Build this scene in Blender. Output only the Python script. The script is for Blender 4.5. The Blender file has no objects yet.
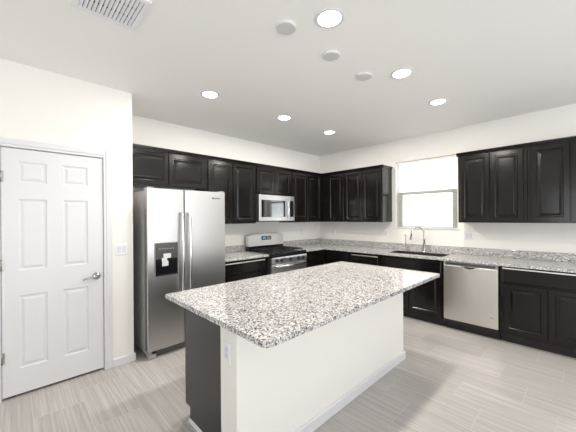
import bpy, bmesh, math, random
from mathutils import Matrix, Vector
random.seed(7)
SC = bpy.context.scene
COL = SC.collection
PI = math.pi

# ------------------------------------------------------------------ camera
cam_data = bpy.data.cameras.new('camera')
cam = bpy.data.objects.new('camera', cam_data)
COL.objects.link(cam)
cam_data.sensor_fit = 'HORIZONTAL'
cam_data.sensor_width = 36.0
cam_data.lens = 286.42 / 576 * 36.0
cam_data.shift_y = 1.914 / 576
cam_data.clip_start = 0.02
YAW = 0.80473
ROLL = -0.0072
cam.matrix_world = (Matrix.Translation((-4.6668, -3.8844, 1.451))
                    @ Matrix.Rotation(YAW - PI / 2, 4, 'Z')
                    @ Matrix.Rotation(PI / 2, 4, 'X')
                    @ Matrix.Rotation(ROLL, 4, 'Z'))
SC.camera = cam

# ------------------------------------------------------------------ world, exposure, daylight
world = bpy.data.worlds.new('sky')
SC.world = world
world.use_nodes = True
wn = world.node_tree.nodes
SKY_UP, SKY_DOWN = 2.7, 4.6      # overcast sky, and a brighter glow added below the horizon to lift the ceiling
wl = world.node_tree.links
tc_ = wn.new('ShaderNodeTexCoord')
sx_ = wn.new('ShaderNodeSeparateXYZ')
mr_ = wn.new('ShaderNodeMapRange')
mr_.inputs['From Min'].default_value = -0.03
mr_.inputs['From Max'].default_value = 0.03
mr_.inputs['To Min'].default_value = SKY_DOWN
mr_.inputs['To Max'].default_value = SKY_UP
wl.new(tc_.outputs['Generated'], sx_.inputs[0])
wl.new(sx_.outputs[2], mr_.inputs[0])
wl.new(mr_.outputs[0], wn['Background'].inputs[1])
wn['Background'].inputs[0].default_value = (0.95, 0.975, 1.0, 1)
SC.view_settings.view_transform = 'Standard'
SC.view_settings.look = 'None'
SC.view_settings.gamma = 1.0
SC.view_settings.use_curve_mapping = False
SC.view_settings.exposure = 0.30
SC.cycles.use_denoising = True
SC.cycles.max_bounces = 10
SC.cycles.diffuse_bounces = 6
SC.cycles.caustics_reflective = False
SC.cycles.sample_clamp_indirect = 8.0


def area_light(name, loc, direction, sx, sy, power, color):
    l = bpy.data.lights.new(name, 'AREA')
    l.shape = 'RECTANGLE'
    l.size, l.size_y = sx, sy
    l.energy = power
    l.color = color
    o = bpy.data.objects.new(name, l)
    COL.objects.link(o)
    o.location = loc
    o.rotation_euler = Vector(direction).to_track_quat('-Z', 'Y').to_euler()
    return o


# sky portals: daylight enters by the kitchen window and the glazed openings behind the camera
for nm, loc, d, sx, sy in (('portal_patio_door', (-3.0, -8.12, 1.25), (0, 1, 0), 5.0, 2.5),
                           ('portal_side_window', (-8.12, -4.5, 1.45), (1, 0, 0), 2.8, 1.8),
                           ('portal_kitchen_window', (0.16, -2.125, 1.817), (-1, 0, 0), 0.93, 1.1)):
    area_light(nm, loc, d, sx, sy, 1, (1, 1, 1)).data.cycles.is_portal = True
DOWN_W = 14.0

# ------------------------------------------------------------------ mesh helpers


def BM():
    return bmesh.new()


def add_box(bm, lo, hi, bev=0.0, seg=2):
    x0, y0, z0 = lo
    x1, y1, z1 = hi
    if x0 > x1: x0, x1 = x1, x0
    if y0 > y1: y0, y1 = y1, y0
    if z0 > z1: z0, z1 = z1, z0
    v = [bm.verts.new(p) for p in ((x0, y0, z0), (x1, y0, z0), (x1, y1, z0), (x0, y1, z0),
                                   (x0, y0, z1), (x1, y0, z1), (x1, y1, z1), (x0, y1, z1))]
    fs = [bm.faces.new([v[i] for i in f]) for f in
          ((0, 3, 2, 1), (4, 5, 6, 7), (0, 1, 5, 4), (1, 2, 6, 5), (2, 3, 7, 6), (3, 0, 4, 7))]
    if bev > 0:
        es = list({e for f in fs for e in f.edges})
        bmesh.ops.bevel(bm, geom=es, offset=bev, segments=seg, affect='EDGES', profile=0.5)


def add_cyl(bm, c, axis, r0, r1, length, seg=32, cap=True):
    """frustum from c along axis"""
    ax = Vector(axis).normalized()
    up = Vector((0, 0, 1)) if abs(ax.z) < 0.9 else Vector((1, 0, 0))
    a = ax.cross(up).normalized()
    b = ax.cross(a)
    c = Vector(c)
    R = []
    for (r, d) in ((r0, 0), (r1, length)):
        R.append([bm.verts.new(c + ax * d + (a * math.cos(t) + b * math.sin(t)) * r)
                  for t in (2 * PI * i / seg for i in range(seg))])
    for i in range(seg):
        j = (i + 1) % seg
        f = bm.faces.new((R[0][i], R[0][j], R[1][j], R[1][i]))
        f.smooth = True
    if cap:
        bm.faces.new(list(reversed(R[0])))
        bm.faces.new(R[1])


def add_lathe(bm, c, axis, prof, seg=32, smooth=True):
    """prof: list of (radius, distance along axis); closed with caps where radius > 0"""
    ax = Vector(axis).normalized()
    up = Vector((0, 0, 1)) if abs(ax.z) < 0.9 else Vector((1, 0, 0))
    a = ax.cross(up).normalized()
    b = ax.cross(a)
    c = Vector(c)
    R = []
    for (r, d) in prof:
        if r < 1e-6:
            R.append([bm.verts.new(c + ax * d)])
        else:
            R.append([bm.verts.new(c + ax * d + (a * math.cos(2 * PI * i / seg) + b * math.sin(2 * PI * i / seg)) * r)
                      for i in range(seg)])
    for k in range(len(R) - 1):
        p, q = R[k], R[k + 1]
        for i in range(seg):
            j = (i + 1) % seg
            if len(p) == 1 and len(q) == 1:
                continue
            if len(p) == 1:
                f = bm.faces.new((p[0], q[j], q[i]))
            elif len(q) == 1:
                f = bm.faces.new((p[i], p[j], q[0]))
            else:
                f = bm.faces.new((p[i], p[j], q[j], q[i]))
            f.smooth = smooth
    if len(R[0]) > 1: bm.faces.new(list(reversed(R[0])))
    if len(R[-1]) > 1: bm.faces.new(R[-1])


def add_tube(bm, pts, radii, seg=16):
    pts = [Vector(p) for p in pts]
    if not hasattr(radii, '__len__'): radii = [radii] * len(pts)
    n = len(pts)
    prev = None
    R = []
    for i in range(n):
        t = (pts[min(i + 1, n - 1)] - pts[max(i - 1, 0)]).normalized()
        if prev is None:
            up = Vector((0, 0, 1)) if abs(t.z) < 0.9 else Vector((0, 1, 0))
            a = t.cross(up).normalized()
        else:
            a = (prev - t * prev.dot(t)).normalized()
        prev = a
        b = t.cross(a)
        R.append([bm.verts.new(pts[i] + (a * math.cos(2 * PI * k / seg) + b * math.sin(2 * PI * k / seg)) * radii[i])
                  for k in range(seg)])
    for i in range(n - 1):
        for k in range(seg):
            j = (k + 1) % seg
            f = bm.faces.new((R[i][k], R[i][j], R[i + 1][j], R[i + 1][k]))
            f.smooth = True
    bm.faces.new(list(reversed(R[0])))
    bm.faces.new(R[-1])


def add_prism(bm, poly, lo, hi, axis='x'):
    """extrude 2D polygon: axis x -> poly is (y,z); axis y -> (x,z); axis z -> (x,y)"""
    def P(p, t):
        return {'x': (t, p[0], p[1]), 'y': (p[0], t, p[1]), 'z': (p[0], p[1], t)}[axis]
    A = [bm.verts.new(P(p, lo)) for p in poly]
    B = [bm.verts.new(P(p, hi)) for p in poly]
    n = len(poly)
    for i in range(n):
        j = (i + 1) % n
        bm.faces.new((A[i], A[j], B[j], B[i]))
    bm.faces.new(list(reversed(A)))
    bm.faces.new(B)


def rings(bm, x0, x1, z0, z1, prof, yoff=0.0, back=None):
    """nested rectangles facing -y. prof: list of (inset, y)."""
    R = []
    for (ins, y) in prof:
        R.append([bm.verts.new((x, y + yoff, z)) for (x, z) in
                  ((x0 + ins, z0 + ins), (x1 - ins, z0 + ins), (x1 - ins, z1 - ins), (x0 + ins, z1 - ins))])
    for k in range(len(R) - 1):
        for i in range(4):
            j = (i + 1) % 4
            bm.faces.new((R[k][i], R[k][j], R[k + 1][j], R[k + 1][i]))
    bm.faces.new(R[-1])
    if back is not None:
        B = [bm.verts.new((v.co.x, back, v.co.z)) for v in R[0]]
        for i in range(4):
            j = (i + 1) % 4
            bm.faces.new((B[i], B[j], R[0][j], R[0][i]))
        bm.faces.new(list(reversed(B)))


def obj(name, bm, mat, parent=None, kind=None, label=None):
    bmesh.ops.recalc_face_normals(bm, faces=bm.faces[:])
    me = bpy.data.meshes.new(name)
    bm.to_mesh(me)
    bm.free()
    me.materials.append(mat)
    o = bpy.data.objects.new(name, me)
    COL.objects.link(o)
    if parent is not None: o.parent = parent
    if kind: o['kind'] = kind
    if label: o['label'] = label
    return o


def struct(name, bm, mat, parent=None):
    return obj(name, bm, mat, parent, None if parent else 'structure')


def tag(o, label, cat, group=None):
    o['label'] = label
    o['category'] = cat
    if group: o['group'] = group
    return o


def thing(name, label, cat, loc=(0, 0, 0), rz=0.0, group=None):
    o = bpy.data.objects.new(name, None)
    o.empty_display_size = 0.1
    COL.objects.link(o)
    o.location = loc
    o.rotation_euler = (0, 0, rz)
    return tag(o, label, cat, group)


def dup(root, loc, label, rz=None):
    r = root.copy()
    COL.objects.link(r)
    r.location = loc
    r['label'] = label
    if rz is not None: r.rotation_euler = (0, 0, rz)
    for ch in list(root.children):
        c = ch.copy()
        COL.objects.link(c)
        c.parent = r
        for g in list(ch.children):
            d = g.copy()
            COL.objects.link(d)
            d.parent = c
    return r


# ------------------------------------------------------------------ materials


def new_mat(name, color, rough=0.5, metal=0.0, spec=0.5):
    m = bpy.data.materials.new(name)
    m.use_nodes = True
    p = m.node_tree.nodes['Principled BSDF']
    p.inputs['Base Color'].default_value = (*color, 1)
    p.inputs['Roughness'].default_value = rough
    p.inputs['Metallic'].default_value = metal
    p.inputs['Specular IOR Level'].default_value = spec
    return m


class NT:
    def __init__(self, m):
        self.t = m.node_tree
        self.p = self.t.nodes['Principled BSDF']

    def n(self, kind, **kw):
        x = self.t.nodes.new(kind)
        for k, v in kw.items(): setattr(x, k, v)
        return x

    def l(self, a, b):
        self.t.links.new(a, b)

    def math(self, op, a, b=None):
        x = self.n('ShaderNodeMath', operation=op)
        for i, v in enumerate((a, b)):
            if v is None: continue
            if hasattr(v, 'is_output'): self.l(v, x.inputs[i])
            else: x.inputs[i].default_value = v
        return x.outputs[0]

    def coord(self, scale=(1, 1, 1)):
        tc = self.n('ShaderNodeTexCoord')
        mp = self.n('ShaderNodeMapping')
        mp.inputs['Scale'].default_value = scale
        self.l(tc.outputs['Object'], mp.inputs[0])
        return mp.outputs[0]

    def ramp(self, fac, stops, const=False):
        r = self.n('ShaderNodeValToRGB')
        cr = r.color_ramp
        if const: cr.interpolation = 'CONSTANT'
        while len(cr.elements) < len(stops): cr.elements.new(0.5)
        for e, (pos, c) in zip(cr.elements, stops):
            e.position = pos
            e.color = (*c, 1)
        self.l(fac, r.inputs[0])
        return r.outputs[0]

    def bump(self, h, strength, dist=0.01):
        b = self.n('ShaderNodeBump')
        b.inputs['Strength'].default_value = strength
        b.inputs['Distance'].default_value = dist
        self.l(h, b.inputs['Height'])
        self.l(b.outputs[0], self.p.inputs['Normal'])


def wall_paint(name, color):
    m = new_mat(name, color, 0.75, spec=0.3)
    t = NT(m)
    no = t.n('ShaderNodeTexNoise')
    no.inputs['Scale'].default_value = 90
    no.inputs['Detail'].default_value = 3
    t.l(t.coord(), no.inputs['Vector'])
    t.bump(no.outputs[0], 0.12, 0.002)
    return m


M_WALL = wall_paint('wall_paint', (0.86, 0.845, 0.81))
M_CEIL = wall_paint('ceiling_paint', (0.92, 0.915, 0.905))
M_TRIM = new_mat('trim_paint', (0.73, 0.73, 0.75), 0.35)
M_PLASTIC = new_mat('white_plastic', (0.84, 0.84, 0.88), 0.35)
M_PLASTIC_D = new_mat('outlet_slot', (0.25, 0.25, 0.27), 0.5)
M_COVER = new_mat('cover_plate_paint', (0.66, 0.66, 0.66), 0.5)


def espresso():
    m = new_mat('espresso_wood', (0.02, 0.015, 0.014), 0.17, spec=0.36)
    t = NT(m)
    no = t.n('ShaderNodeTexNoise')
    no.inputs['Scale'].default_value = 5
    no.inputs['Detail'].default_value = 5
    t.l(t.coord((12, 12, 0.9)), no.inputs['Vector'])
    c = t.ramp(no.outputs[0], [(0.3, (0.004, 0.0032, 0.0032)), (0.7, (0.011, 0.0085, 0.008))])
    t.l(c, t.p.inputs['Base Color'])
    t.bump(no.outputs[0], 0.03, 0.002)
    return m


M_ESP = espresso()
M_DARK = new_mat('dark_recess', (0.01, 0.009, 0.009), 0.6)
M_TOE = new_mat('toe_kick_black', (0.012, 0.011, 0.012), 0.45)
M_ENDPANEL = new_mat('island_end_panel_laminate', (0.042, 0.039, 0.040), 0.33)


def granite():
    m = new_mat('speckled_granite', (0.6, 0.58, 0.55), 0.1, spec=0.5)
    t = NT(m)
    co = t.coord()
    no = t.n('ShaderNodeTexNoise')
    no.inputs['Scale'].default_value = 70
    no.inputs['Detail'].default_value = 2
    t.l(co, no.inputs['Vector'])
    mx = t.n('ShaderNodeMixRGB', blend_type='ADD')
    mx.inputs[0].default_value = 0.012
    t.l(co, mx.inputs[1])
    t.l(no.outputs['Color'], mx.inputs[2])
    v1 = t.n('ShaderNodeTexVoronoi')
    v1.inputs['Scale'].default_value = 150
    t.l(mx.outputs[0], v1.inputs['Vector'])
    sep = t.n('ShaderNodeSeparateColor')
    t.l(v1.outputs['Color'], sep.inputs[0])
    c1 = t.ramp(sep.outputs[0], [(0.0, (0.018, 0.018, 0.02)), (0.15, (0.10, 0.097, 0.10)), (0.29, (0.29, 0.28, 0.272)),
                                 (0.42, (0.51, 0.50, 0.49)), (0.58, (0.77, 0.77, 0.77)), (0.94, (0.48, 0.44, 0.40))], True)
    v2 = t.n('ShaderNodeTexVoronoi')
    v2.inputs['Scale'].default_value = 300
    t.l(mx.outputs[0], v2.inputs['Vector'])
    sep2 = t.n('ShaderNodeSeparateColor')
    t.l(v2.outputs['Color'], sep2.inputs[0])
    c2 = t.ramp(sep2.outputs[0], [(0.0, (0.03, 0.03, 0.035)), (0.20, (0.38, 0.37, 0.36)), (0.45, (0.72, 0.71, 0.70))], True)
    mm = t.n('ShaderNodeMixRGB', blend_type='MIX')
    mm.inputs[0].default_value = 0.2
    t.l(c1, mm.inputs[1])
    t.l(c2, mm.inputs[2])
    t.l(mm.outputs[0], t.p.inputs['Base Color'])
    return m


M_GRAN = granite()


def steel(name, color, rough, axis):
    m = new_mat(name, color, rough, 1.0)
    t = NT(m)
    no = t.n('ShaderNodeTexNoise')
    no.inputs['Scale'].default_value = 4
    no.inputs['Detail'].default_value = 4
    s = {'z': (90, 90, 1.0), 'x': (1.0, 1.0, 90)}[axis]
    t.l(t.coord(s), no.inputs['Vector'])
    r = t.n('ShaderNodeMapRange')
    r.inputs['To Min'].default_value = rough - 0.06
    r.inputs['To Max'].default_value = rough + 0.08
    t.l(no.outputs[0], r.inputs[0])
    t.l(r.outputs[0], t.p.inputs['Roughness'])
    t.bump(no.outputs[0], 0.04, 0.001)
    return m


M_STEEL = steel('brushed_stainless', (0.74, 0.74, 0.745), 0.30, 'x')
M_STEEL_V = steel('brushed_stainless_vertical', (0.76, 0.73, 0.69), 0.30, 'z')
M_CHROME = new_mat('polished_nickel', (0.46, 0.44, 0.42), 0.2, 1.0)
M_STEEL_F = steel('fridge_stainless', (0.56, 0.555, 0.555), 0.35, 'z')
M_MWGLASS = new_mat('mirrored_oven_glass', (0.20, 0.205, 0.205), 0.06, 1.0)
M_EDGE = new_mat('satin_glint_strip', (0.80, 0.79, 0.77), 0.4, 1.0)  # bright metal for strips that imitate the highlight on drawer bevels
M_NICKEL = new_mat('brushed_nickel', (0.36, 0.34, 0.32), 0.28, 1.0)
M_HANDLE = new_mat('satin_silver', (0.78, 0.78, 0.79), 0.25, 1.0)
M_SINK = new_mat('sink_steel', (0.07, 0.06, 0.055), 0.45, 0.6)
M_FSIDE = new_mat('fridge_side_grey', (0.46, 0.455, 0.45), 0.42)
M_BLACK = new_mat('gloss_black', (0.010, 0.010, 0.012), 0.12)
M_BLACKM = new_mat('matte_black_iron', (0.014, 0.014, 0.015), 0.5)
M_GREYP = new_mat('grey_plastic', (0.33, 0.33, 0.34), 0.4)
M_DGREY = new_mat('dark_grey_plastic', (0.055, 0.052, 0.052), 0.3)
M_LIGHTP = new_mat('pale_grey_plastic', (0.75, 0.76, 0.78), 0.3)
M_MARK = new_mat('badge_ink', (0.10, 0.10, 0.11), 0.4)
M_ICON = new_mat('icon_print', (0.35, 0.35, 0.35), 0.5)


def emis(name, color, s):
    m = new_mat(name, (0.0, 0.0, 0.0), 0.4)
    p = m.node_tree.nodes['Principled BSDF']
    p.inputs['Emission Color'].default_value = (*color, 1)
    p.inputs['Emission Strength'].default_value = s
    return m


M_LAMP = emis('lamp_lens', (1.0, 0.93, 0.82), 14.0)
M_LCD = emis('clock_display', (0.25, 0.55, 0.9), 0.45)


def glass_mat():
    m = bpy.data.materials.new('window_glass')
    m.use_nodes = True
    t = m.node_tree
    t.nodes.clear()
    out = t.nodes.new('ShaderNodeOutputMaterial')
    mix = t.nodes.new('ShaderNodeMixShader')
    tr = t.nodes.new('ShaderNodeBsdfTransparent')
    gl = t.nodes.new('ShaderNodeBsdfGlossy')
    gl.inputs['Roughness'].default_value = 0.02
    mix.inputs[0].default_value = 0.06
    t.links.new(tr.outputs[0], mix.inputs[1])
    t.links.new(gl.outputs[0], mix.inputs[2])
    t.links.new(mix.outputs[0], out.inputs[0])
    return m


M_GLASS = glass_mat()
M_SASH = new_mat('sage_grey_sash', (0.46, 0.48, 0.42), 0.45)
M_SLAT = new_mat('blind_slat_vinyl', (0.85, 0.86, 0.84), 0.4)
M_STUCCO = wall_paint('neighbour_stucco', (0.80, 0.78, 0.74))
M_GROUND = new_mat('pale_gravel', (0.6, 0.57, 0.52), 0.9)


def floor_mat():
    m = new_mat('striated_plank_tile', (0.6, 0.57, 0.53), 0.34, spec=0.45)
    t = NT(m)
    tc = t.n('ShaderNodeTexCoord')
    s = t.n('ShaderNodeSeparateXYZ')
    t.l(tc.outputs['Object'], s.inputs[0])
    x, y = s.outputs[0], s.outputs[1]
    u = t.math('DIVIDE', t.math('SUBTRACT', t.math('MULTIPLY', x, -1), 0.6), 0.305)
    r = t.math('FLOOR', u)
    fu = t.math('SUBTRACT', u, r)
    v = t.math('SUBTRACT', t.math('SUBTRACT', t.math('MULTIPLY', y, -1), 3.535), t.math('MULTIPLY', r, 0.2033))
    v = t.math('DIVIDE', v, 0.61)
    fl = t.math('FLOOR', v)
    fv = t.math('SUBTRACT', v, fl)
    du = t.math('MULTIPLY', t.math('MINIMUM', fu, t.math('SUBTRACT', 1, fu)), 0.305)
    dv = t.math('MULTIPLY', t.math('MINIMUM', fv, t.math('SUBTRACT', 1, fv)), 0.61)
    g = t.math('LESS_THAN', t.math('MINIMUM', du, dv), 0.0026)
    cid = t.math('ADD', t.math('MULTIPLY', r, 3.17), t.math('MULTIPLY', fl, 7.31))
    wn_ = t.n('ShaderNodeTexWhiteNoise', noise_dimensions='1D')
    t.l(cid, wn_.inputs['W'])
    # striations run along y, broken at each tile
    cx = t.n('ShaderNodeCombineXYZ')
    t.l(t.math('MULTIPLY', x, 75), cx.inputs[0])
    t.l(t.math('ADD', t.math('MULTIPLY', y, 1.3), t.math('MULTIPLY', cid, 5.3)), cx.inputs[1])
    t.l(cid, cx.inputs[2])
    no = t.n('ShaderNodeTexNoise')
    no.inputs['Scale'].default_value = 1.0
    no.inputs['Detail'].default_value = 5
    no.inputs['Roughness'].default_value = 0.65
    t.l(cx.outputs[0], no.inputs['Vector'])
    st = t.ramp(no.outputs[0], [(0.25, (0.32, 0.297, 0.277)), (0.44, (0.425, 0.403, 0.382)), (0.56, (0.485, 0.463, 0.444)),
                                (0.75, (0.60, 0.582, 0.565))])
    hs = t.n('ShaderNodeHueSaturation')
    mr = t.n('ShaderNodeMapRange')
    mr.inputs['To Min'].default_value = 0.93
    mr.inputs['To Max'].default_value = 1.07
    t.l(wn_.outputs['Value'], mr.inputs[0])
    t.l(mr.outputs[0], hs.inputs['Value'])
    t.l(st, hs.inputs['Color'])
    mx = t.n('ShaderNodeMixRGB')
    t.l(g, mx.inputs[0])
    t.l(hs.outputs[0], mx.inputs[1])
    mx.inputs[2].default_value = (0.52, 0.50, 0.48, 1)
    t.l(mx.outputs[0], t.p.inputs['Base Color'])
    t.bump(t.math('SUBTRACT', 1, g), 0.25, 0.001)
    return m


M_FLOOR = floor_mat()

# ------------------------------------------------------------------ setting
H = 2.742
YD = -0.654      # face of the wall with the white door
XE = -3.7735     # end of that wall
XW, YB = -8.0, -8.0

b = BM(); add_box(b, (XW - .15, YB - .15, -0.12), (0.15, 0.15, 0.0)); struct('floor', b, M_FLOOR)
b = BM(); add_box(b, (XW - .15, YB - .15, H), (0.15, 0.15, H + .12)); struct('ceiling', b, M_CEIL)
b = BM(); add_box(b, (XE - .11, 0, 0), (0.15, 0.14, H)); struct('wall_back', b, M_WALL)

# right wall with window opening
WY0, WY1, WZ0, WZ1 = -2.590, -1.660, 1.268, 2.366
b = BM()
add_box(b, (0, YB, 0), (0.15, WY0, H))
add_box(b, (0, WY1, 0), (0.15, 0, H))
add_box(b, (0, WY0, 0), (0.15, WY1, WZ0))
add_box(b, (0, WY0, WZ1), (0.15, WY1, H))
struct('wall_right', b, M_WALL)

# wall with the door, turning back to make the fridge alcove
DX0, DX1, DZ = -4.733, -4.0362, 2.040
b = BM()
add_box(b, (XW, YD, 0), (DX0 - .008, YD + .11, H))
add_box(b, (DX1 + .008, YD, 0), (XE, YD + .11, H))
add_box(b, (DX0 - .008, YD, DZ + .006), (DX1 + .008, YD + .11, H))
add_box(b, (XE - .11, YD + .11, 0), (XE, 0, H))
struct('wall_left', b, M_WALL)
# closet behind the door
b = BM(); add_box(b, (DX0 - .2, 0.0, 0), (XE - .111, 0.05, H)); add_box(b, (DX0 - .25, YD + .111, 0), (DX0 - .2, 0.05, H))
struct('wall_closet', b, M_WALL)

# room behind the camera: walls with big glazed openings
b = BM()
add_box(b, (XW, YB - .14, 0), (-5.5, YB, H)); add_box(b, (-0.5, YB - .14, 0), (0.15, YB, H))
add_box(b, (-5.5, YB - .14, 2.5), (-0.5, YB, H))
struct('wall_rear', b, M_WALL)
b = BM()
add_box(b, (XW - .14, YB, 0), (XW, -5.9, H)); add_box(b, (XW - .14, -3.1, 0), (XW, YD + .11, H))
add_box(b, (XW - .14, -5.9, 0), (XW, -3.1, 0.55)); add_box(b, (XW - .14, -5.9, 2.35), (XW, -3.1, H))
struct('wall_side', b, M_WALL)
b = BM()
for x0 in (-5.5, -3.86, -2.22, -0.58):
    add_box(b, (x0, YB - .10, 0.0), (x0 + .08, YB - .05, 2.5))
add_box(b, (-5.42, YB - .099, 0.0), (-0.58, YB - .051, 0.08)); add_box(b, (-5.42, YB - .099, 2.42), (-0.58, YB - .051, 2.5))
struct('window_2', b, M_TRIM)
b = BM()
for (y0, y1) in ((-5.9, -5.84), (-4.53, -4.47), (-3.16, -3.1)):
    add_box(b, (XW - .10, y0, 0.55), (XW - .05, y1, 2.35))
add_box(b, (XW - .10, -5.84, 0.55), (XW - .05, -3.16, 0.61)); add_box(b, (XW - .10, -5.84, 2.29), (XW - .05, -3.16, 2.35))
struct('window_3', b, M_TRIM)

# baseboards
BBH, BBT = 0.078, 0.014


def bb_profile(d, t=BBT, h=BBH):
    return [(0, 0), (d * t, 0), (d * t, h - .012), (d * t * .45, h), (0, h)]


b = BM()
add_prism(b, [(YD - 0.0005 + p, z) for p, z in bb_profile(-1)], DX1 + .074, XE + BBT, 'x')
add_prism(b, [(XE + 0.0005 + p, z) for p, z in bb_profile(1)], YD - BBT, -0.01, 'y')
add_prism(b, [(YD - 0.0005 + p, z) for p, z in bb_profile(-1)], XW + .01, DX0 - .074, 'x')
struct('baseboard_left', b, M_TRIM)
b = BM()
add_prism(b, [(-0.0005 + p, z) for p, z in bb_profile(-1)], YB + .01, -4.02, 'y')
struct('baseboard_right', b, M_TRIM)

# door casing
b = BM()
CW, CT = 0.066, 0.016


def casing_prof():
    return [(0, 0), (0, -CT * .55), (CW * .2, -CT * .62), (CW * .35, -CT), (CW * .85, -CT), (CW, -CT * .7), (CW, 0)]


for s, xx in ((-1, DX0 - .006), (1, DX1 + .006)):
    add_prism(b, [(xx + s * u, YD - .0005 + v) for u, v in casing_prof()], 0.0, DZ + .006 + CW, 'z')
add_prism(b, [(YD - .0005 + v, DZ + .006 + u) for u, v in casing_prof()], DX0 - .006, DX1 + .006, 'x')
# jamb and stop
for s, xx in ((-1, DX0 - .007), (1, DX1 + .007)):
    add_box(b, (xx, YD + .0005, 0), (xx + s * -.004, YD + .108, DZ + .004))
add_box(b, (DX0 - .003, YD + .0005, DZ + .002), (DX1 + .003, YD + .108, DZ + .0055))
add_box(b, (DX0 - .003, YD + .042, 0), (DX0 + .012, YD + .055, DZ)); add_box(b, (DX1 - .012, YD + .042, 0), (DX1 + .003, YD + .055, DZ))
add_box(b, (DX0 + .012, YD + .042, DZ - .014), (DX1 - .012, YD + .055, DZ))
struct('trim_1', b, M_TRIM)

# six-panel door
b = BM()
xs = [DX0 + .001, -4.632, -4.451, -4.341, -4.158, DX1 - .001]
zs = [0.021, 0.228, 0.826, 1.034, 1.622, 1.760, 1.932, DZ - .004]
yf = YD + .004
for i in range(5):
    for k in range(7):
        if i in (1, 3) and k in (1, 3, 5):
            rings(b, xs[i], xs[i + 1], zs[k], zs[k + 1], [(0, yf), (0.005, yf + .006), (0.016, yf + .008), (0.034, yf + .002), (0.04, yf + .0015)])
        else:
            v = [b.verts.new(p) for p in ((xs[i], yf, zs[k]), (xs[i + 1], yf, zs[k]), (xs[i + 1], yf, zs[k + 1]), (xs[i], yf, zs[k + 1]))]
            b.faces.new(v)
add_box(b, (xs[0], yf + .0095, zs[0]), (xs[5], yf + .035, zs[7]))
for (p, q) in (((xs[0], zs[0]), (xs[5], zs[0])), ((xs[5], zs[0]), (xs[5], zs[7])), ((xs[5], zs[7]), (xs[0], zs[7])), ((xs[0], zs[7]), (xs[0], zs[0]))):
    v = [b.verts.new(c) for c in ((p[0], yf, p[1]), (q[0], yf, q[1]), (q[0], yf + .0095, q[1]), (p[0], yf + .0095, p[1]))]
    b.faces.new(v)
bmesh.ops.remove_doubles(b, verts=b.verts[:], dist=0.0003)
door = struct('door_1', b, M_TRIM)
b = BM()
LX, LZ = -4.092, 0.912
add_lathe(b, (LX, yf, LZ), (0, -1, 0), [(.033, 0), (.034, .004), (.030, .010), (.018, .014), (.012, .018), (.012, .045)])
add_tube(b, [(LX, yf - .045, LZ), (LX - .02, yf - .050, LZ - .001), (LX - .05, yf - .052, LZ - .004), (LX - .085, yf - .050, LZ - .010), (LX - .115, yf - .046, LZ - .016)],
         [.0105, .010, .0085, .0075, .0085], 14)
obj('door_handle', b, M_CHROME, door)
for z in (1.80, 1.087, 0.34):
    b = BM(); add_cyl(b, (DX0 - .001, YD - .004, z - .045), (0, 0, 1), .006, .006, .09, 12)
    add_box(b, (DX0 - .005, YD - .0015, z - .044), (DX0 + .016, YD + .0035, z + .044))
    obj('hinge', b, M_NICKEL, door)
b = BM(); add_box(b, (DX1 - .0005, YD - .002, LZ - .03), (DX1 + .004, YD + .003, LZ + .03)); obj('strike_plate', b, M_NICKEL, door)

# kitchen window with mid rail, glass, sill
win = bpy.data.objects.new('window_1', None); COL.objects.link(win); win['kind'] = 'structure'
FX0, FX1 = 0.075, 0.13
b = BM()
fw = 0.022
add_box(b, (FX0, WY0 + .001, WZ0 + .001), (FX1, WY0 + fw, WZ1 - .001)); add_box(b, (FX0, WY1 - fw, WZ0 + .001), (FX1, WY1 - .001, WZ1 - .001))
add_box(b, (FX0, WY0 + fw, WZ0 + .001), (FX1, WY1 - fw, WZ0 + fw)); add_box(b, (FX0, WY0 + fw, WZ1 - fw), (FX1, WY1 - fw, WZ1 - .001))
obj('window_frame', b, M_TRIM, win)
b = BM()
MZ = 1.842
add_box(b, (FX0 - .012, WY0 + fw, MZ - .022), (FX0 + .03, WY1 - fw, MZ + .022), .003)
add_box(b, (FX0 - .012, WY0 + fw, WZ0 + fw), (FX0 + .03, WY0 + fw + .062, MZ - .022)); add_box(b, (FX0 - .012, WY1 - fw - .062, WZ0 + fw), (FX0 + .03, WY1 - fw, MZ - .022))
add_box(b, (FX0 - .012, WY0 + fw + .062, WZ0 + fw), (FX0 + .03, WY1 - fw - .062, WZ0 + fw + .012))
obj('lower_sash', b, M_SASH, win)
b = BM(); add_box(b, (FX0 + .006, WY0 + fw + .062, WZ0 + fw + .012), (FX0 + .010, WY1 - fw - .062, MZ - .022)); obj('window_pane', b, M_GLASS, win)
b = BM(); add_box(b, (FX0 + .034, WY0 + fw, MZ), (FX0 + .038, WY1 - fw, WZ1 - fw)); obj('window_pane', b, M_GLASS, win)
b = BM()
add_box(b, (-.014, WY0 - .03, WZ0 - .008), (-.0005, WY1 + .03, WZ0 + .004), .003); add_box(b, (-.0005, WY0 + .001, WZ0 + .0005), (FX0, WY1 - .001, WZ0 + .004))
obj('window_sill', b, M_TRIM, win)

# outside the window
b = BM(); add_box(b, (0.16, -12, -0.25), (14, 9, -0.12)); struct('ground', b, M_GROUND)
hs = thing('neighbouring_house', 'pale overexposed house wall outside beyond the sink window', 'house', (5.6, 1.2, -0.12))
b = BM(); add_box(b, (0, -7.5, 0), (3.5, 4.5, 6.2)); obj('house_wall', b, M_STUCCO, hs)
b = BM()
for z in (1.62, 1.73, 1.84):
    add_box(b, (-.03, -1.51, z), (-.001, -.94, z + .045))
obj('louver_vent', b, new_mat('louver_grey', (.36, .36, .35), .6), hs)

# ------------------------------------------------------------------ cabinets
DOORP = [(0.0, -.015), (0.003, -.019), (0.050, -.019), (0.058, -.010), (0.066, -.010), (0.088, -.0165), (0.093, -.017)]
DRAWP = [(0.0, -.010), (0.012, -.019), (0.016, -.0195)]


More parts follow.
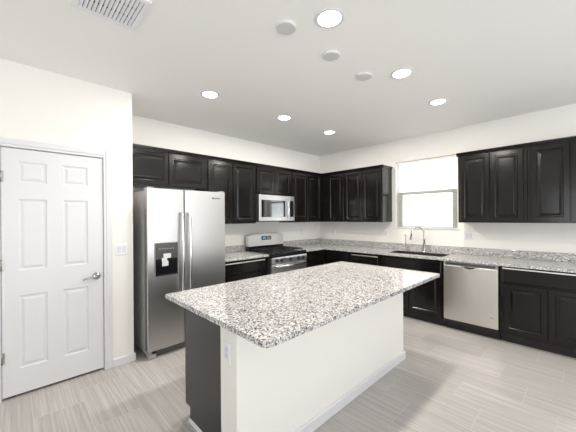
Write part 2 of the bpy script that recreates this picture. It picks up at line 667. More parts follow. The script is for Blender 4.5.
def door_mesh(x0, x1, z0, z1, yface, prof=DOORP):
    bm = BM()
    rings(bm, x0, x1, z0, z1, prof, yoff=yface, back=yface - .0005)
    return bm


def upper_cabinet(name, label, loc, rz, w, z0, z1, doors, depth=0.328, left_end=False, right_end=False, group='dark wall cabinets'):
    """local frame: back on y=0, front at y=-depth, x 0..w, doors list of (x0,x1)"""
    t = thing(name, label, 'cabinet', loc, rz, group)
    bm = BM()
    add_box(bm, (0.0006, -depth, z0), (w - .0006, -.002, z1), .0015, 1)
    obj('cabinet_body', bm, M_ESP, t)
    bm = BM()
    x0, x1 = 0.0006, w - .0006
    ex0 = -.016 if left_end else x0
    ex1 = w + .016 if right_end else x1
    poly = [(-depth - .0005, z1 - .045), (-depth - .006, z1 - .045), (-depth - .010, z1 - .03), (-depth - .022, z1 - .012), (-depth - .024, z1 + .0), (-depth - .0005, z1 + .0)]
    add_prism(bm, poly, ex0, ex1, 'x')
    for flag, xa, s in ((left_end, x0, -1), (right_end, x1, 1)):
        if flag:
            pl = [(xa + s * .0005, z1 - .045), (xa + s * .005, z1 - .045), (xa + s * .008, z1 - .03), (xa + s * .015, z1 - .012), (xa + s * .016, z1), (xa + s * .0005, z1)]
            add_prism(bm, pl, -depth - .0005, -.002, 'y')
    obj('crown_strip', bm, M_ESP, t)
    for (a, c) in doors:
        obj('door', door_mesh(a, c, z0 + .018, z1 - .052, -depth), M_ESP, t)
    return t


ZU0, ZU1 = 1.372, 2.304
RB = -PI / 2          # right wall: local x runs towards -y
upper_cabinet('wall_cabinet', 'short wide dark cabinet above the refrigerator', (XE + .001, 0, 0), 0, 0.9965, 1.838, ZU1, [(.012, .486), (.492, .972)])
upper_cabinet('wall_cabinet', 'tall dark two-door wall cabinet between refrigerator and microwave', (-2.775, 0, 0), 0, 0.833, ZU0, ZU1, [(.022, .408), (.416, .805)])
upper_cabinet('wall_cabinet', 'short dark two-door cabinet directly above the microwave', (-1.940, 0, 0), 0, 0.776, 1.824, ZU1, [(.018, .384), (.392, .758)])
upper_cabinet('wall_cabinet', 'tall dark two-door wall cabinet between microwave and room corner', (-1.162, 0, 0), 0, 0.826, ZU0, ZU1, [(.020, .400), (.408, .790)])
upper_cabinet('wall_cabinet', 'single-door dark wall cabinet in the corner on the window wall', (0, -0.002, 0), RB, 0.852, ZU0, ZU1, [(.495, .845)])
upper_cabinet('wall_cabinet', 'two-door dark wall cabinet with shiny exposed side, left of the window', (0, -0.855, 0), RB, 0.742, ZU0, ZU1, [(.012, .366), (.374, .728)], right_end=True)
upper_cabinet('wall_cabinet', 'two-door dark wall cabinet immediately right of the window', (0, -2.692, 0), RB, 0.722, ZU0, ZU1, [(.028, .354), (.361, .686)], left_end=True)
upper_cabinet('wall_cabinet', 'dark wall cabinet at the right edge of the photo, second from window', (0, -3.415, 0), RB, 0.722, ZU0, ZU1, [(.028, .354), (.361, .686)])

CD = 0.612       # base cabinet depth to face frame
CZ = 0.8825


def base_cabinet(name, label, loc, rz, w, doors, drawers, group='dark base cabinets', depth=CD, drz=(0.700, 0.862), doz=(0.135, 0.684), pull=0):
    t = thing(name, label, 'cabinet', loc, rz, group)
    bm = BM()
    add_box(bm, (0.0006, -depth, .1), (w - .0006, -.003, CZ), .0015, 1)
    obj('cabinet_body', bm, M_ESP, t)
    bm = BM(); add_box(bm, (0.0006, -depth + .075, 0), (w - .0006, -.003, .0995)); obj('toe_kick', bm, M_TOE, t)
    for (a, c) in doors:
        obj('door', door_mesh(a, c, doz[0], doz[1], -depth), M_ESP, t)
    for (a, c) in drawers:
        obj('drawer_front', door_mesh(a, c, drz[0], drz[1], -depth, DRAWP), M_ESP, t)
    if pull:  # pull: height of an added strip imitating the highlight on the drawer's top bevel
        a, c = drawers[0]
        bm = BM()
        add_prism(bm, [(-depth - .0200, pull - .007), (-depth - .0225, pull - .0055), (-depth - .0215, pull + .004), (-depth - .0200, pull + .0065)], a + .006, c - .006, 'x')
        obj('bevel_glint_strip', bm, M_EDGE, t, label='bright thin metal strip standing for the bevel highlight')
    return t


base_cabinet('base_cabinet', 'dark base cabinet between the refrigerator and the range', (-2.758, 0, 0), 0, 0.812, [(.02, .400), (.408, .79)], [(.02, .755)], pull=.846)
base_cabinet('base_cabinet', 'dark base cabinet right of the range on the back wall', (-1.166, 0, 0), 0, 0.530, [(.02, .49)], [(.02, .49)])
base_cabinet('base_cabinet', 'narrow dark base cabinet in the inner corner on the window wall', (0, -0.640, 0), RB, 0.530, [(.06, .51)], [(.06, .51)])
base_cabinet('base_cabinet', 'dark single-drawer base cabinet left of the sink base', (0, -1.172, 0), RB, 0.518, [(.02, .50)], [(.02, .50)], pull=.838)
sinkb = thing('sink_base_cabinet', 'wide dark base cabinet under the sink, left of the dishwasher', 'cabinet', (0, -1.692, 0), RB, 'dark base cabinets')
b = BM()
w_ = 0.898
add_box(b, (.0006, -CD, .1), (.019, -.003, CZ)); add_box(b, (w_ - .019, -CD, .1), (w_ - .0006, -.003, CZ))
add_box(b, (.019, -CD, .1), (w_ - .019, -.003, .118)); add_box(b, (.019, -.012, .118), (w_ - .019, -.003, CZ)); add_box(b, (.019, -CD, .118), (w_ - .019, -CD + .019, CZ))
obj('cabinet_body', b, M_ESP, sinkb)
b = BM(); add_box(b, (.0006, -CD + .075, 0), (w_ - .0006, -.003, .0995)); obj('toe_kick', b, M_TOE, sinkb)
for a, c in ((.02, .445), (.453, .878)):
    obj('door', door_mesh(a, c, .135, .684, -CD), M_ESP, sinkb)
obj('drawer_front', door_mesh(.02, .878, .700, .862, -CD, DRAWP), M_ESP, sinkb)
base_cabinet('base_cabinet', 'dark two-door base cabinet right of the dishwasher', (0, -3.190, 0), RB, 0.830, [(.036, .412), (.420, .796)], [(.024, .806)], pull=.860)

# ------------------------------------------------------------------ countertops
CT0, CT1 = 0.8835, 0.914
FE = 0.650


def slab(bm, lo, hi, r=0.006):
    add_box(bm, lo, hi, r, 3)


def corner_slab(bm, x0, x1, y0, y1, z0, z1, rads, edge=0.003):
    """slab with rounded plan corners (order: x0y0, x1y0, x1y1, x0y1) and eased top/bottom edges"""
    cs = [(x0, y0, PI), (x1, y0, 1.5 * PI), (x1, y1, 0), (x0, y1, .5 * PI)]
    pts = []
    for (cx, cy, a0), r in zip(cs, rads):
        sx = 1 if cx == x0 else -1
        sy = 1 if cy == y0 else -1
        ox, oy = cx + sx * r, cy + sy * r
        n = 8
        for k in range(n + 1):
            a = a0 + .5 * PI * k / n
            pts.append((ox + r * math.cos(a), oy + r * math.sin(a), ox, oy, r))
    prof = [(edge, z0), (edge * .3, z0 + edge * .3), (0, z0 + edge), (0, z1 - edge), (edge * .3, z1 - edge * .3), (edge, z1)]
    L = []
    for ins, z in prof:
        ring = []
        for (px, py, ox, oy, r) in pts:
            f = (r - ins) / r
            ring.append(bm.verts.new((ox + (px - ox) * f, oy + (py - oy) * f, z)))
        L.append(ring)
    n = len(pts)
    for k in range(len(L) - 1):
        for i in range(n):
            j = (i + 1) % n
            f = bm.faces.new((L[k][i], L[k][j], L[k + 1][j], L[k + 1][i]))
    bm.faces.new(list(reversed(L[0])))
    bm.faces.new(L[-1])


# left piece
t = thing('countertop', 'short speckled granite countertop between the refrigerator and the range', 'countertop', (0, 0, 0), 0, 'granite countertops')
b = BM(); slab(b, (-2.760, -FE, CT0), (-1.946, -.002, CT1)); obj('counter_slab', b, M_GRAN, t)
b = BM(); slab(b, (-2.760, -.022, CT1 + .0005), (-1.946, -.002, 1.016), .003); obj('backsplash', b, M_GRAN, t)

# L-shaped piece with the sink cut-out
SX0, SX1, SY0, SY1 = -0.525, -0.140, -2.550, -1.772
t = thing('countertop', 'long L-shaped speckled granite countertop round the corner, under the window', 'countertop', (0, 0, 0), 0, 'granite countertops')
b = BM()
b2 = b
YE = -4.06
e = .006
add_box(b, (-1.166, -FE, CT0), (-FE, -.002, CT1), 0)
add_box(b, (-FE, SY1, CT0), (-.002, -.002, CT1), 0)
add_box(b, (-FE, SY0, CT0), (SX0, SY1, CT1), 0)
add_box(b, (SX1, SY0, CT0), (-.002, SY1, CT1), 0)
add_box(b, (-FE, YE, CT0), (-.002, SY0, CT1), 0)
obj('counter_slab', b, M_GRAN, t)
b = BM()
slab(b, (-1.166, -.022, CT1 + .0005), (-.0225, -.002, 1.016), .003)
slab(b, (-.022, YE, CT1 + .0005), (-.002, -.002, 1.016), .003)
obj('backsplash', b, M_GRAN, t)

# sink
sk = thing('sink', 'dark stainless undermount sink set below the window', 'sink', (0, 0, 0))
b = BM()
sx0, sx1, sy0, sy1, zb = SX0 + .006, SX1 - .006, SY0 + .006, SY1 - .006, .70
T = .004
add_box(b, (sx0 - T, sy0 - T, zb - T), (sx1 + T, sy1 + T, zb))
add_box(b, (sx0 - T, sy0 - T, zb), (sx0, sy1 + T, CT1 - .005)); add_box(b, (sx1, sy0 - T, zb), (sx1 + T, sy1 + T, CT1 - .005))
add_box(b, (sx0, sy0 - T, zb), (sx1, sy0, CT1 - .005)); add_box(b, (sx0, sy1, zb), (sx1, sy1 + T, CT1 - .005))
obj('basin', b, M_SINK, sk)
b = BM(); add_lathe(b, (-.35, -2.15, zb + .0003), (0, 0, 1), [(.045, 0), (.045, .002), (.035, .003), (.03, .001), (0, .001)]); obj('drain', b, M_CHROME, sk)

# main faucet
fx, fy = -0.100, -2.160
fc = thing('kitchen_faucet', 'tall arched pull-down steel faucet behind the sink, larger of the two', 'faucet', (fx, fy, CT1 + .0005), math.radians(-42))
b = BM(); add_lathe(b, (0, 0, 0), (0, 0, 1), [(.029, 0), (.029, .006), (.024, .012), (.0205, .03), (.0195, .13), (.014, .14)]); obj('faucet_base', b, M_CHROME, fc)
b = BM()
pts = [(0, 0, .13), (0, 0, .20), (0, 0, .27)]
R_ = .100
for k in range(1, 15):
    a = PI * k / 14 * 0.97
    pts.append((-R_ + R_ * math.cos(a), 0, .278 + R_ * math.sin(a)))
lx, _, lz = pts[-1]
pts.append((lx - .004, 0, lz - .03))
add_tube(b, pts, .0115, 16); obj('spout', b, M_CHROME, fc)
b = BM()
add_tube(b, [(lx - .004, 0, lz - .031), (lx - .008, 0, lz - .06), (lx - .011, 0, lz - .08), (lx - .014, 0, lz - .10)], [.0145, .0165, .0185, .0165], 18); obj('spray_head', b, M_NICKEL, fc)
b = BM()
add_tube(b, [(.0, -.018, .085), (.0, -.045, .085)], .013, 14)
add_tube(b, [(.0, -.045, .085), (-.02, -.075, .10), (-.045, -.10, .118)], [.008, .007, .0055], 12); obj('lever', b, M_NICKEL, fc)

# filtered-water tap
wt = thing('water_tap', 'slim small hooked tap standing left of the arched faucet', 'faucet', (-0.075, -1.862, CT1 + .0005))
b = BM(); add_lathe(b, (0, 0, 0), (0, 0, 1), [(.020, 0), (.020, .005), (.014, .012), (.012, .05), (.007, .056)], 20); obj('tap_base', b, M_NICKEL, wt)
b = BM()
pts = [(0, 0, .05), (0, 0, .15), (0, 0, .215)]
for k in range(1, 9):
    a = PI * k / 8 * .8
    pts.append((-.028 + .028 * math.cos(a), 0, .222 + .028 * math.sin(a)))
add_tube(b, pts, .006, 12); obj('spout', b, M_NICKEL, wt)
b = BM(); add_tube(b, [(0, -.008, .035), (-.003, -.03, .045), (-.006, -.062, .062)], [.007, .006, .005], 10); obj('lever', b, M_NICKEL, wt)

# ------------------------------------------------------------------ island
IX0, IX1, IY0, IY1 = -3.884, -1.758, -2.928, -1.800
t = tag(None or (lambda bm: (corner_slab(bm, IX0, IX1, IY0, IY1, CT0, CT1, (.035, .010, .005, .005)), obj('island_countertop', bm, M_GRAN))[1])(BM()),
        'big speckled granite top of the kitchen island', 'countertop', 'granite countertops')
WX0, WX1, WYF, WYB = -3.802, -1.775, -2.579, -2.412
b = BM()
add_box(b, (WX0, WYF, 0), (WX1, WYB, CT0 - .001), .004, 2)
struct('wall_island', b, M_WALL)
b = BM()
add_prism(b, [(WYF - .0005 + p, z) for p, z in bb_profile(-1)], WX0 - BBT, WX1 + BBT, 'x')
add_prism(b, [(WX1 + .0005 + p, z) for p, z in bb_profile(1)], WYF - BBT, WYB, 'y')
add_prism(b, [(WX0 - .0005 + p, z) for p, z in bb_profile(-1)], WYF - BBT, WYB, 'y')
struct('baseboard_island', b, M_TRIM)
# island cabinets face the back wall (rotated half a turn)
ICX0, ICX1 = -3.747, -1.80
wI = (ICX1 - ICX0) / 3
names = ['dark island cabinet at the near end, with exposed grey end panel', 'dark middle island cabinet facing the range', 'dark island cabinet at the far end, beside the sink']
for k in range(3):
    t = base_cabinet('island_cabinet', names[k], (ICX0 + wI * (k + 1), WYB + .0015, 0), PI, wI, [(.02, wI / 2 - .004), (wI / 2 + .004, wI - .02)], [(.02, wI - .02)], 'dark island cabinets', depth=0.575)
    if k == 0:
        b = BM()
        d = 0.575
        add_prism(b, [(-.004, 0), (-d + .075, 0), (-d + .075, .1), (-d, .1), (-d, CZ), (-.004, CZ)], wI - .0004, wI + .008, 'x')
        obj('end_panel', b, M_ENDPANEL, t, label='smooth charcoal end panel with toe notch')
        b = BM()
        add_prism(b, [(wI + .0085, 0), (wI + .021, 0), (wI + .021, .008), (wI + .016, .017), (wI + .0085, .021)], -d + .07, -.004, 'y')
        obj('shoe_moulding', b, M_TRIM, t, label='white shoe moulding')

# ------------------------------------------------------------------ refrigerator
fr = thing('refrigerator', 'stainless side-by-side refrigerator with water dispenser in the left door', 'refrigerator', (-3.680, 0, 0))
FW, FYD, FYB = 0.915, -0.785, -0.705      # door front / body front
FZ0, FZ1 = 0.085, 1.770
b = BM(); add_box(b, (.004, FYB, .04), (FW - .004, -.03, 1.750), .006); obj('fridge_body', b, M_FSIDE, fr)
SPL = 0.394


def fridge_door(x0, x1):
    bm = BM()
    # front gently bowed
    n = 28
    z0, z1 = FZ0, FZ1
    poly = [(x0, FYB - .006)]
    for k in range(n + 1):
        u = k / n
        x = x0 + (x1 - x0) * u
        ed = min(u, 1 - u)
        y = FYD - .003 * (1 - (2 * u - 1) ** 2)
        if k in (0, n):
            poly.append((x, FYD + .012))
            x += .006 if k == 0 else -.006
            if k == n:
                poly.pop(); poly.append((x, y)); poly.append((x1, FYD + .012)); continue
        poly.append((x, y))
    poly.append((x1, FYB - .006))
    A = [bm.verts.new((p[0], p[1], z0)) for p in poly]
    B = [bm.verts.new((p[0], p[1], z1)) for p in poly]
    m = len(poly)
    for i in range(m):
        j = (i + 1) % m
        f = bm.faces.new((A[i], A[j], B[j], B[i]))
        f.smooth = False
    bm.faces.new(list(reversed(A))); bm.faces.new(B)
    return bm


dl = obj('freezer_door', fridge_door(.0, SPL - .003), M_STEEL_F, fr)
dr = obj('fridge_door', fridge_door(SPL + .003, FW), M_STEEL_F, fr)


def fridge_handle(x):
    bm = BM()
    za, zb_ = .52, 1.505
    pts = []
    n = 20
    for k in range(n + 1):
        u = k / n
        z = za + (zb_ - za) * u
        d = .045 + .022 * math.sin(PI * u)
        pts.append((x, FYD - d, z))
    pts = [(x, FYD - .004, za - .005), (x, FYD - .035, za - .004)] + pts + [(x, FYD - .035, zb_ + .004), (x, FYD - .004, zb_ + .005)]
    add_tube(bm, pts, .0155, 16)
    return bm


obj('handle', fridge_handle(SPL - .042), M_HANDLE, dl)
obj('handle', fridge_handle(SPL + .042), M_HANDLE, dr)
# dispenser in the left door
DXa, DXb, DZa, DZb = .076, .312, .848, 1.196
yd_ = FYD - .0065
b = BM()
rings(b, DXa - .006, DXb + .006, DZa - .006, DZb + .006, [(0, yd_ + .003), (.001, yd_ - .003), (.007, yd_ - .003), (.008, yd_ - .001)], 0, back=yd_ + .003)
dispenser = obj('dispenser_panel', b, M_GREYP, dl)
b = BM(); add_box(b, (DXa + .003, yd_ - .0055, 1.035), (DXb - .003, yd_ - .0015, DZb - .003), .0015)
obj('dispenser_controls', b, M_DGREY, dispenser)
b = BM()
rings(b, DXa + .003, DXb - .003, DZa + .003, 1.033, [(0, yd_ - .0055), (.004, yd_ - .0058), (.007, yd_ - .0045), (.012, yd_ - .003)], 0, back=yd_ - .0015)
obj('dispenser_recess', b, M_BLACK, dispenser)
b = BM(); add_box(b, (DXa + .078, yd_ - .020, 1.035), (DXa + .158, yd_ - .006, 1.083), .004); add_box(b, (DXa + .062, yd_ - .016, 1.005), (DXa + .118, yd_ - .007, 1.040), .003)
add_box(b, (DXa + .066, yd_ - .013, .952), (DXa + .132, yd_ - .0062, 1.006), .004)
obj('dispenser_paddle', b, M_LIGHTP, dispenser, label='pale grey paddle and spout')
b = BM()
for k in range(6):
    add_box(b, (DXa + .038 + k * .028, yd_ - .0062, 1.130), (DXa + .052 + k * .028, yd_ - .0056, 1.140))
obj('control_icons', b, M_ICON, dispenser)
b = BM()
for k, (w1, h1) in enumerate([(.012, .012), (.007, .014), (.004, .010), (.008, .009), (.005, .012), (.008, .009), (.008, .009), (.009, .009)]):
    add_box(b, (.735 + k * .0135, FYD - .0065, 1.692 - h1 * .8), (.735 + k * .0135 + w1, FYD - .001, 1.692 + h1 * .8))
obj('maker_badge', b, M_MARK, dr)
b = BM(); add_box(b, (.09, FYB - .03, .012), (FW - .012, FYB - .002, .072)); obj('kick_grille', b, M_DGREY, fr)
b = BM()
for z in (.024, .042, .058):
    add_box(b, (.10, FYB - .036, z), (FW - .02, FYB - .0305, z + .006))
obj('grille_slats', b, M_GREYP, fr)
b = BM(); add_box(b, (.006, FYD + .004, .0), (.085, FYB - .002, .050), .006); add_box(b, (.010, FYD + .010, .050), (.045, FYB - .004, .083), .004)
obj('hinge_foot', b, M_GREYP, fr)
b = BM(); add_box(b, (FW - .085, FYD + .010, .0), (FW - .006, FYB - .002, .050), .006); obj('hinge_foot', b, M_GREYP, fr)
for xx in (.06, FW - .06):
    b = BM(); add_cyl(b, (xx, -.08, 0), (0, 0, 1), .02, .02, .04, 12); obj('rear_roller', b, M_BLACKM, fr)
for xx in (.01, FW - .07):
    b = BM(); add_box(b, (xx, FYD + .015, FZ1 + .0005), (xx + .06, FYB + .06, FZ1 + .013), .003); obj('hinge_cover', b, M_GREYP, fr)

# ------------------------------------------------------------------ gas range
rg = thing('gas_range', 'stainless gas range with black cooktop and rear control display', 'stove', (-1.936, 0, 0))
RW, RF = 0.764, -0.655
b = BM(); add_box(b, (.003, RF, .03), (RW - .003, -.02, .885), .003); obj('range_body', b, M_DGREY, rg)
b = BM(); add_box(b, (0, RF - .032, .8855), (RW, -.045, .922), .008); add_box(b, (.001, RF - .030, .8605), (RW - .001, RF - .001, .890), .003); obj('cooktop', b, M_BLACK, rg)
b = BM()
pl = [(RF - .002, .765), (RF - .038, .767), (RF - .040, .84), (RF - .034, .860), (RF - .002, .860)]
add_prism(b, pl, .001, RW - .001, 'x'); obj('control_panel', b, M_STEEL, rg)
for kx in (.105, .200, .382, .560, .655):
    b = BM()
    add_lathe(b, (kx, RF - .0395, .815), (0, -1, .05), [(.029, 0), (.029, .004), (.025, .006), (.023, .026), (.020, .029), (0, .029)], 24)
    k_ = obj('knob', b, M_BLACKM, rg)
    b = BM(); add_box(b, (kx - .003, RF - .0735, .803), (kx + .003, RF - .0690, .835)); obj('pointer', b, M_HANDLE, k_)
b = BM(); add_box(b, (.004, RF - .035, .17), (RW - .004, RF - .001, .758), .006); od = obj('oven_door', b, M_STEEL, rg)
b = BM(); add_box(b, (.10, RF - .0375, .28), (RW - .10, RF - .0352, .60), .001); obj('oven_window', b, M_BLACK, od)
b = BM(); add_tube(b, [(.05, RF - .085, .730), (RW - .05, RF - .085, .730)], .013, 16)
for hx in (.08, RW - .08):
    add_tube(b, [(hx, RF - .035, .730), (hx, RF - .085, .730)], .010, 12)
obj('oven_handle', b, M_HANDLE, od)
b = BM(); add_box(b, (.004, RF - .03, .045), (RW - .004, RF - .001, .16), .005); obj('storage_drawer', b, M_STEEL, rg)
for xx in (.06, RW - .06):
    for yy in (-.10, RF + .05):
        b = BM(); add_cyl(b, (xx, yy, 0), (0, 0, 1), .018, .018, .03, 12); obj('levelling_foot', b, M_BLACKM, rg)
# backguard
b = BM()
add_box(b, (.0, -.125, .923), (RW, -.046, .99), .004); obj('backguard_base', b, M_BLACK, rg)
b = BM()
n = 12
poly = [(.0, .991)]
top = 1.178
for k in range(n + 1):
    u = k / n
    x = RW * u
    z = top + .012 * (1 - (2 * u - 1) ** 2) - (.02 if k in (0, n) else 0)
    poly.append((x, z))
poly.append((RW, .991))
A = [b.verts.new((p[0], -.128 + (.0 if p[1] < 1.0 else .012), p[1])) for p in poly]
B = [b.verts.new((p[0], -.046, p[1])) for p in poly]
m_ = len(poly)
for i in range(m_):
    j = (i + 1) % m_
    b.faces.new((A[i], A[j], B[j], B[i]))
b.faces.new(list(reversed(A))); b.faces.new(B)
bg = obj('backguard', b, M_STEEL, rg)
b = BM(); add_box(b, (.275, -.132, 1.085), (.475, -.1235, 1.150), .001); dp = obj('display', b, M_BLACK, bg)
b = BM(); add_box(b, (.290, -.1332, 1.098), (.360, -.1321, 1.138)); obj('clock', b, M_LCD, dp)
b = BM()
for r_ in range(2):
    for c_ in range(4): add_box(b, (.378 + c_ * .022, -.1332, 1.100 + r_ * .022), (.392 + c_ * .022, -.1321, 1.112 + r_ * .022))
obj('touch_keys', b, M_LIGHTP, dp)
# burners and grates
for (bx, by, r_) in ((.19, -.22, .035), (.19, -.50, .045), (RW / 2, -.36, .04), (RW - .19, -.22, .035), (RW - .19, -.50, .045)):
    b = BM(); add_lathe(b, (bx, by, .9222), (0, 0, 1), [(r_ + .012, 0), (r_ + .010, .006), (r_, .008), (r_, .016), (r_ - .006, .018), (0, .018)], 24); obj('burner', b, M_BLACKM, rg)
for (g0, g1) in ((.035, .262), (.268, .496), (.502, RW - .035)):
    b = BM()
    ya, yb = RF + .025, -.140
    zt = .955
    q = .010
    for xx in (g0, g1 - q):
        add_box(b, (xx, ya, zt - .014), (xx + q, yb, zt), .002, 1)
    for yy in (ya, (ya + yb) / 2 - q / 2, yb - q):
        add_box(b, (g0, yy, zt - .014), (g1, yy + q, zt), .002, 1)
    xm = (g0 + g1) / 2
    add_box(b, (xm - q / 2, ya, zt - .014), (xm + q / 2, yb, zt), .002, 1)
    for xx in (g0, g1 - q):
        for yy in (ya, yb - q): add_box(b, (xx, yy, .9222), (xx + q, yy + q, zt - .014))
    obj('grate', b, M_BLACKM, rg)

# ------------------------------------------------------------------ microwave
mw = thing('microwave', 'stainless over-the-range microwave hung above the gas range', 'microwave', (-1.938, 0, 1.392))
MW, MH, MF = 0.766, 0.424, -0.385
b = BM(); add_box(b, (.001, MF, 0), (MW - .001, -.003, MH), .003); obj('microwave_body', b, M_DGREY, mw)
b = BM(); add_box(b, (.0, MF - .030, .012), (.635, MF - .001, MH - .001), .005); md = obj('microwave_door', b, M_STEEL, mw)
b = BM(); add_box(b, (.042, MF - .033, .075), (.548, MF - .0302, .345), .0015); obj('door_window', b, M_MWGLASS, md)
b = BM()
pts = [(.585, MF - .030, .075)]
for k in range(13):
    u = k / 12
    pts.append((.585 + .014 * math.sin(PI * u), MF - .048 - .022 * math.sin(PI * u), .078 + .272 * u))
pts.append((.585, MF - .030, .353))
add_tube(b, pts, .0115, 14); obj('handle', b, M_HANDLE, md)
b = BM(); add_box(b, (.637, MF - .030, .012), (MW, MF - .001, MH - .001), .005); cp = obj('control_panel', b, M_STEEL, mw)
b = BM(); add_box(b, (.655, MF - .033, .075), (MW - .022, MF - .0302, .345), .0015); kp = obj('keypad', b, M_BLACK, cp)
b = BM(); add_box(b, (.0, MF - .028, .0), (MW, MF - .001, .011), .001); obj('vent_strip', b, M_DGREY, mw)

# ------------------------------------------------------------------ dishwasher
dw = thing('dishwasher', 'stainless dishwasher under the counter right of the sink', 'dishwasher', (0, -2.596, 0), RB)
DWW = 0.590
b = BM(); add_box(b, (.004, -.60, .10), (DWW - .004, -.03, .872), .002); obj('tub', b, M_DGREY, dw)
b = BM(); add_box(b, (.006, -.545, .0), (DWW - .006, -.50, .0995)); obj('kick_plate', b, M_TOE, dw)
b = BM(); add_box(b, (.006, -.628, .100), (DWW - .006, -.6012, .134), .002); obj('lower_access_strip', b, M_TOE, dw)
b = BM(); add_box(b, (.005, -.640, .138), (DWW - .005, -.6012, .832), .006); dd = obj('dishwasher_door', b, M_STEEL_V, dw)
b = BM(); add_box(b, (.005, -.637, .834), (DWW - .005, -.6012, .876), .005); cs = obj('control_strip', b, M_GREYP, dw)
b = BM(); add_box(b, (.03, -.6385, .842), (DWW - .03, -.6372, .868)); obj('control_face', b, M_DGREY, cs)
b = BM()
# smile-shaped pocket handle lip
n = 14
P0, P1 = [], []
for k in range(n + 1):
    u = k / n
    x = .205 + .19 * u
    d = .030 * math.sin(PI * u)
    P0.append((x, .832 - .002)); P1.append((x, .824 - d))
poly = P0 + list(reversed(P1))
add_prism(b, poly, -.652, -.6405, 'y'); obj('pocket_handle', b, M_HANDLE, dd)
b = BM()
P1b = [(x, max(z + .013, .807)) for x, z in P1[3:-3]]
add_prism(b, [(P1[3][0], .829), (P1[-4][0], .829)] + list(reversed(P1b)), -.6535, -.6522, 'y'); obj('handle_recess', b, M_BLACK, dd)
b = BM()
for k, (w1, h1) in enumerate([(.010, .010), (.005, .012), (.006, .007), (.004, .010), (.006, .007)]):
    add_box(b, (.505 + k * .0085, -.6415, .262 - h1 / 2), (.505 + k * .0085 + w1 * .75, -.6398, .262 + h1 / 2))
obj('maker_badge', b, M_MARK, dd)

# ------------------------------------------------------------------ window blind
bl = thing('window_blind', 'white horizontal blind with open slats lowered in the sink window', 'blind', (0.042, (WY0 + WY1) / 2, WZ0))
hw = (WY1 - WY0) / 2 - .012
b = BM(); add_box(b, (-.014, -hw, WZ1 - WZ0 - .030), (.014, hw, WZ1 - WZ0 - .002), .002); obj('headrail', b, M_SLAT, bl)
b = BM()
z = .035
while z < WZ1 - WZ0 - .04:
    v = []
    for (dx, dz) in ((-.0125, -.0012), (-.006, .0006), (0, .0012), (.006, .0006), (.0125, -.0012)):
        v.append((dx, z + dz))
    for s in range(4):
        (xa, za), (xb, zb2) = v[s], v[s + 1]
        q = [b.verts.new(p) for p in ((xa, -hw, za), (xb, -hw, zb2), (xb, hw, zb2), (xa, hw, za))]
        b.faces.new(q)
    z += .0235
bmesh.ops.remove_doubles(b, verts=b.verts[:], dist=1e-5)
ext = bmesh.ops.solidify(b, geom=b.faces[:], thickness=.0005)
obj('slats', b, M_SLAT, bl)
b = BM(); add_box(b, (-.012, -hw, .008), (.012, hw, .022), .002); obj('bottom_rail', b, M_SLAT, bl)
b = BM(); add_tube(b, [(-.019, hw - .05, WZ1 - WZ0 - .03), (-.019, hw - .05, .45)], .0035, 8); obj('tilt_wand', b, M_LIGHTP, bl)
for yy in (-hw + .12, hw - .12):
    b = BM(); add_tube(b, [(-.0145, yy, .012), (-.0145, yy, WZ1 - WZ0 - .02)], .0008, 6); obj('lift_cord', b, M_SLAT, bl)

# ------------------------------------------------------------------ ceiling fittings
LAMPS = [((-3.180, -2.740), 'largest lit recessed downlight, at top centre of the photo'),
         ((-2.142, -2.746), 'lit recessed downlight on the ceiling right of the three round covers'),
         ((-1.220, -2.744), 'lit recessed downlight nearest above the sink window'),
         ((-3.178, -1.180), 'lit recessed downlight nearest above the refrigerator'),
         ((-2.138, -1.200), 'lit recessed downlight nearest above the gas range'),
         ((-1.205, -1.200), 'lit recessed downlight closest to the room corner')]


def downlight(xy, label):
    t = thing('recessed_downlight', label, 'ceiling light', (xy[0], xy[1], H), 0, 'recessed downlights')
    bm = BM()
    add_lathe(bm, (0, 0, -.0003), (0, 0, -1), [(.098, 0), (.098, .002), (.090, .006), (.078, .007), (.074, .004), (.074, .0005)], 40)
    obj('trim_ring', bm, M_TRIM, t)
    bm = BM()
    add_lathe(bm, (0, 0, -.0012), (0, 0, -1), [(.073, 0), (.072, .003), (.05, .0055), (0, .0065)], 40)
    obj('lens', bm, M_LAMP, t)
    l = bpy.data.lights.new('downlight_lamp', 'AREA')
    l.shape = 'DISK'; l.size = .14; l.energy = DOWN_W; l.color = (1.0, 0.945, 0.87)
    o = bpy.data.objects.new('lamp', l)
    COL.objects.link(o)
    o.parent = t
    o.location = (0, 0, -.012)
    return t


first = None
for xy, label in LAMPS:
    if first is None: first = downlight(xy, label)
    else: dup(first, (xy[0], xy[1], H), label)

COVERS = [(-3.328, 'round white ceiling cover plate left of the largest downlight'),
          (-2.838, 'middle one of the three round white ceiling cover plates'),
          (-2.348, 'round white ceiling cover plate furthest right of the row of three')]
first = None
for x, label in COVERS:
    if first is None:
        first = thing('ceiling_cover_plate', label, 'cover plate', (x, -2.490, H), 0, 'blank ceiling cover plates')
        b = BM(); add_lathe(b, (0, 0, -.0003), (0, 0, -1), [(.070, 0), (.070, .008), (.067, .013), (.063, .014)], 40, False); obj('cover_rim', b, M_TRIM, first)
        b = BM(); add_lathe(b, (0, 0, -.0145), (0, 0, -1), [(.060, 0), (.059, .0015), (0, .0018)], 40, False); obj('cover_face', b, M_COVER, first)
    else:
        dup(first, (x, -2.490, H), label)

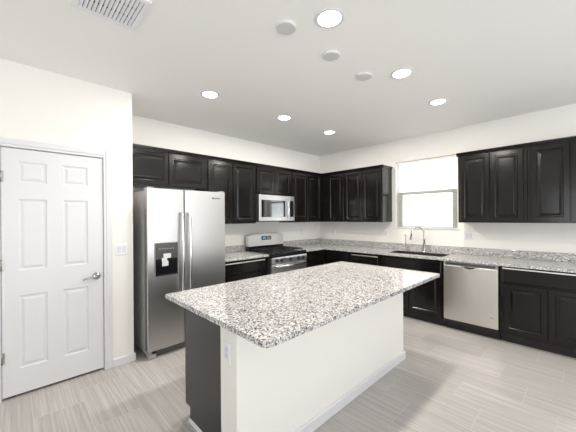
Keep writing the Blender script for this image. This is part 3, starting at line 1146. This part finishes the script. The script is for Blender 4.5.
vt = thing('air_vent', 'white louvred air register on the ceiling at upper left', 'vent', (-4.235, -1.925, H))
b = BM()
vw, vl, vf = .175, .175, .032
for (x0, x1, y0, y1) in ((-vw, vw, -vl, -vl + vf), (-vw, vw, vl - vf, vl), (-vw, -vw + vf, -vl + vf, vl - vf), (vw - vf, vw, -vl + vf, vl - vf)):
    add_box(b, (x0, y0, -.009), (x1, y1, -.0005))
obj('vent_frame', b, M_PLASTIC, vt)
b = BM(); add_box(b, (-vw + vf, -vl + vf, -.0025), (vw - vf, vl - vf, -.0006)); obj('vent_backing', b, new_mat('duct_grey', (.34, .34, .36), .7), vt)
b = BM()
ins = vw - vf
nl = 13
for k in range(nl):
    x = -ins + (k + .5) * 2 * ins / nl
    add_prism(b, [(x - .0085, -.0032), (x - .0075, -.0028), (x + .0065, -.0105), (x + .0055, -.0112)], -ins, ins, 'y')
obj('louvres', b, M_PLASTIC, vt)
b = BM()
for yy in (-.05, .05):
    add_box(b, (-ins, yy - .006, -.0042), (ins, yy + .006, -.0026))
obj('louvre_gap_shade', b, M_DARK, vt)  # black strips standing in for the shaded gaps between louvres

# ------------------------------------------------------------------ switches and outlets


def plate(name, label, loc, rz, gangs, kind, cat):
    """faces local -y"""
    t = thing(name, label, cat, loc, rz, 'wall plates')
    w = .07 + .046 * (gangs - 1)
    b = BM(); rings(b, -w / 2, w / 2, -.0575, .0575, [(0, -.003), (.003, -.006), (.006, -.0065)], 0, back=-.0004)
    obj('face_plate', b, M_PLASTIC, t)
    for g in range(gangs):
        cx = (g - (gangs - 1) / 2) * .046
        if kind[g] == 's':
            b = BM(); add_prism(b, [(-.0068, -.033), (-.0085, -.033), (-.0115, .033), (-.0068, .033)], cx - .016, cx + .016, 'x')
            obj('rocker', b, M_TRIM, t)
        else:
            b = BM(); add_box(b, (cx - .017, -.0088, -.034), (cx + .017, -.0067, .034), .001, 1)
            s = obj('receptacle', b, M_TRIM, t)
            for zz in (-.018, .018):
                for s_ in (-1, 1):
                    b = BM(); add_box(b, (cx + s_ * .007 - .001, -.0091, zz - .004), (cx + s_ * .007 + .001, -.0087, zz + .006))
                    obj('slot', b, M_PLASTIC_D, s)
    return t


plate('light_switch', 'white double rocker switch on the wall beside the door', (-3.880, YD, 1.150), 0, 2, 'ss', 'switch')
plate('wall_outlet', 'white double wall plate right of the window above the dishwasher', (0, -2.735, 1.178), RB, 2, 'so', 'outlet')
plate('wall_outlet', 'white single outlet under the cabinet just left of the window', (0, -1.490, 1.175), RB, 1, 'o', 'outlet')
plate('wall_outlet', 'white single outlet nearest the corner on the window wall', (0, -0.360, 1.150), RB, 1, 'o', 'outlet')
plate('wall_outlet', 'white single outlet on the back wall right of the range', (-.560, 0, 1.165), 0, 1, 'o', 'outlet')
plate('wall_outlet', 'white single outlet on the end of the kitchen island', (WX0, -2.487, 0.702), RB, 1, 'o', 'outlet')
